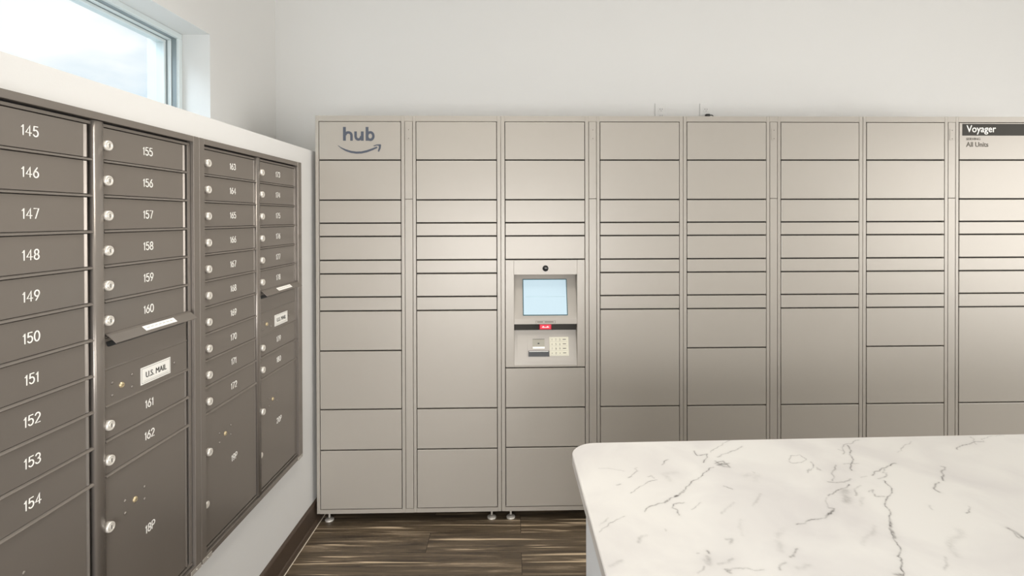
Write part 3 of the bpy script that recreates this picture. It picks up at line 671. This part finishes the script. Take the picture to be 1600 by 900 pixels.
# ------------------------------------------------------------------ marble topped island
CZ = .91; ST = .03; RC = .075
def left_x(y): return 1.1995 + (1.42 - y) * .0285
def back_y(x): return 1.5060 + (x - 1.22) * .058
CX1, CYF = 3.55, .32
isl = empty('island_counter', (1.22, .9, 0)); tag(isl, 'white marble topped island counter with grey veins and pale panelled base', 'counter')
off = Vector((1.22, .9, 0))
def slab_mesh():
    rng = np.random.RandomState(3)
    tv = np.concatenate([np.arange(0, 1.42, .0021), np.linspace(1.42, CX1 - 1.2, 30)]); tv = tv / tv[-1]
    sv = np.concatenate([np.linspace(0, .55, 24)[:-1], np.arange(.55, 1.1, .0021), np.linspace(1.1, 1.19, 43)]); sv = sv / sv[-1]
    nx, ny = len(tv), len(sv)
    X = np.zeros((ny, nx)); Y = np.zeros((ny, nx))
    # outline: left side starts on the rounded corner arc where it meets it
    for j, s in enumerate(sv):
        yl = CYF + (back_y(1.2) - CYF) * s
        xl = left_x(yl); dy = back_y(1.2) - yl
        if dy < RC: xl += RC - math.sqrt(max(RC * RC - (RC - dy) ** 2, 0))
        X[j] = xl + (CX1 - xl) * tv
        yb = back_y(X[j]) ; frac = s
        Y[j] = CYF + (yb - CYF) * frac
    V = np.zeros(nx * ny); Px = X.ravel(); Py = Y.ravel()
    for w, st, pts in VEINS:
        w = w * .001
        # jagged refinement
        P = [np.array(p) for p in pts]
        for lev in range(3):
            Q = [P[0]]
            for a, b in zip(P, P[1:]):
                d = b - a; n = np.array([-d[1], d[0]]); Q += [(a + b) / 2 + n * rng.uniform(-.12, .12), b]
            P = Q
        A = np.array(P); lo = A.min(0) - .03; hi = A.max(0) + .03
        idx = np.where((Px > lo[0]) & (Px < hi[0]) & (Py > lo[1]) & (Py < hi[1]))[0]
        if not len(idx): continue
        q = np.stack([Px[idx], Py[idx]], 1); best = np.full(len(idx), 9.)
        for a, b in zip(A, A[1:]):
            d = b - a; L2 = max((d * d).sum(), 1e-12); t = np.clip(((q - a) @ d) / L2, 0, 1); r = q - a - t[:, None] * d
            best = np.minimum(best, np.sqrt((r * r).sum(1)))
        v = st * (.72 + .28 * np.sin(q[:, 0] * 90 + q[:, 1] * 61) * np.sin(q[:, 0] * 37 - q[:, 1] * 83 + 1)) * 1.3 * (np.exp(-(best / w) ** 2) + .10 * np.exp(-(best / (w * 4)) ** 2))
        V[idx] = np.maximum(V[idx], v)
    top = np.stack([Px, Py, np.full(nx * ny, CZ)], 1)
    per = [i for i in range(nx)] + [j * nx + nx - 1 for j in range(1, ny)] + [(ny - 1) * nx + i for i in range(nx - 2, -1, -1)] + [j * nx for j in range(ny - 2, 0, -1)]
    per = np.array(per)
    cen = np.array([2.2, .95])
    out = top[per][:, :2]; tng = np.roll(out, -1, 0) - np.roll(out, 1, 0); tng /= np.linalg.norm(tng, axis=1)[:, None] + 1e-9
    nrm = np.stack([tng[:, 1], -tng[:, 0]], 1)
    r1 = np.concatenate([out + nrm * .0022, np.full((len(per), 1), CZ - .0022)], 1)
    r2 = np.concatenate([out + nrm * .0022, np.full((len(per), 1), CZ - ST + .001)], 1)
    r3 = np.concatenate([out, np.full((len(per), 1), CZ - ST)], 1)
    verts = np.concatenate([top, r1, r2, r3]); n0 = nx * ny; n = len(per)
    faces = []
    I = np.arange(nx * ny).reshape(ny, nx)
    quads = np.stack([I[:-1, :-1], I[:-1, 1:], I[1:, 1:], I[1:, :-1]], -1).reshape(-1, 4)
    k = np.arange(n); k2 = (k + 1) % n
    sides = [np.stack([per[k], per[k2], n0 + k2, n0 + k], 1)] + [np.stack([n0 + a * n + k, n0 + a * n + k2, n0 + (a + 1) * n + k2, n0 + (a + 1) * n + k], 1) for a in (0, 1)]
    F = np.concatenate([quads] + [s[:, ::-1] for s in sides])
    verts[:, 0] -= off.x; verts[:, 1] -= off.y
    me = bpy.data.meshes.new('countertop'); fl = [tuple(map(int, f)) for f in F] + [tuple(int(n0 + 2 * n + i) for i in range(n))]
    me.from_pydata([tuple(v) for v in verts.tolist()], [], fl)
    a = me.attributes.new('vein', 'FLOAT', 'POINT'); vv = np.zeros(len(verts), np.float32); vv[:n0] = V; vv[n0:n0 + n] = V[per]; a.data.foreach_set('value', vv)
    me.materials.append(MARBLE); me.update()
    return link('countertop', me, isl)
ct = slab_mesh()
bx0, by1 = 1.2375, 1.452
def bp_(x, y): return (x - off.x, y - off.y)
mb = MB()
ya, yb_ = .46, by1
outl = [bp_(left_x(ya) + .037, ya), bp_(CX1 - .25, ya), bp_(CX1 - .25, back_y(CX1 - .25) - .055), bp_(bx0, yb_)]
mb.prism(outl, 'z', .0, CZ - ST, PANELB); mb.build('island_base', isl)
# thin end panel standing proud of the base and a plinth strip
mb = MB(); mb.prism([(p[0] - .004, p[1]) for p in (outl[0], outl[3])] + [(outl[3][0], outl[3][1]), (outl[0][0], outl[0][1])], 'z', .0, .1, PANELB); mb.build('plinth_strip', isl)

# ------------------------------------------------------------------ outlets above the lockers
def on_wall(s, z): return (L0 + E * s + NV * .5425).to_tuple()[:2] + (z,)
dwall = None
def wall_depth():
    # distance of the painted back wall behind the lockers' front plane
    p = Vector((-.45, YB, 0)) - L0
    return p.dot(NV)
WD = wall_depth()
def outlet(s, z, label):
    p = L0 + E * s + NV * WD
    t = empty('wall_outlet', (p.x, p.y, z), TH); tag(t, label, 'outlet', 'outlets on the wall above the lockers')
    mb = MB(); mb.box(-.037, .037, -.005, 0, -.06, .06, PLATEW, .002, 2); mb.build('cover_plate', t)
    for dz in (.02, -.02):
        mb = MB(); mb.box(-.017, .017, -.0068, -.005, dz - .0145, dz + .0145, PLATEW, .001)
        for a in (-.0065, .0065): mb.box(a - .0011, a + .0011, -.0071, -.0067, dz - .002, dz + .007, BLACK)
        mb.lathe(0, dz - .008, [(.0022, -.0066), (.0022, -.0071)], BLACK, 8)
        mb.build('socket', t)
    return t
outlet(1.946, 2.226, 'white outlet plate with bare sockets on the wall above the third locker module edge')
outlet(2.228, 2.226, 'white outlet plate with a black plug in it above the lockers')
p = L0 + E * 2.232 + NV * WD
t = empty('power_plug', (p.x, p.y, 2.206), TH); tag(t, 'small black power plug pushed into the wall outlet above the lockers', 'plug')
mb = MB(); mb.box(-.012, .014, -.030, -.0070, -.0105, .0105, BLACK, .004, 2); mb.build('plug_body', t)
mb = MB()
pts = [(.014, -.022, .002), (.024, -.024, .004), (.032, -.026, 0), (.036, -.026, -.012), (.036, -.024, -.035), (.034, -.02, -.09), (.034, -.018, -.25)]
cu = bpy.data.curves.new('c', 'CURVE'); cu.dimensions = '3D'; sp = cu.splines.new('NURBS'); sp.points.add(len(pts) - 1)
for q, a in zip(sp.points, pts): q.co = (*a, 1)
sp.use_endpoint_u = True; cu.bevel_depth = .003; cu.bevel_resolution = 2; cu.materials.append(BLACK)
co_ = bpy.data.objects.new('c', cu); COL.objects.link(co_); bpy.context.view_layer.update()
me = bpy.data.meshes.new_from_object(co_.evaluated_get(bpy.context.evaluated_depsgraph_get())); bpy.data.objects.remove(co_)
link('cord', me, t)
mb.bm.free()
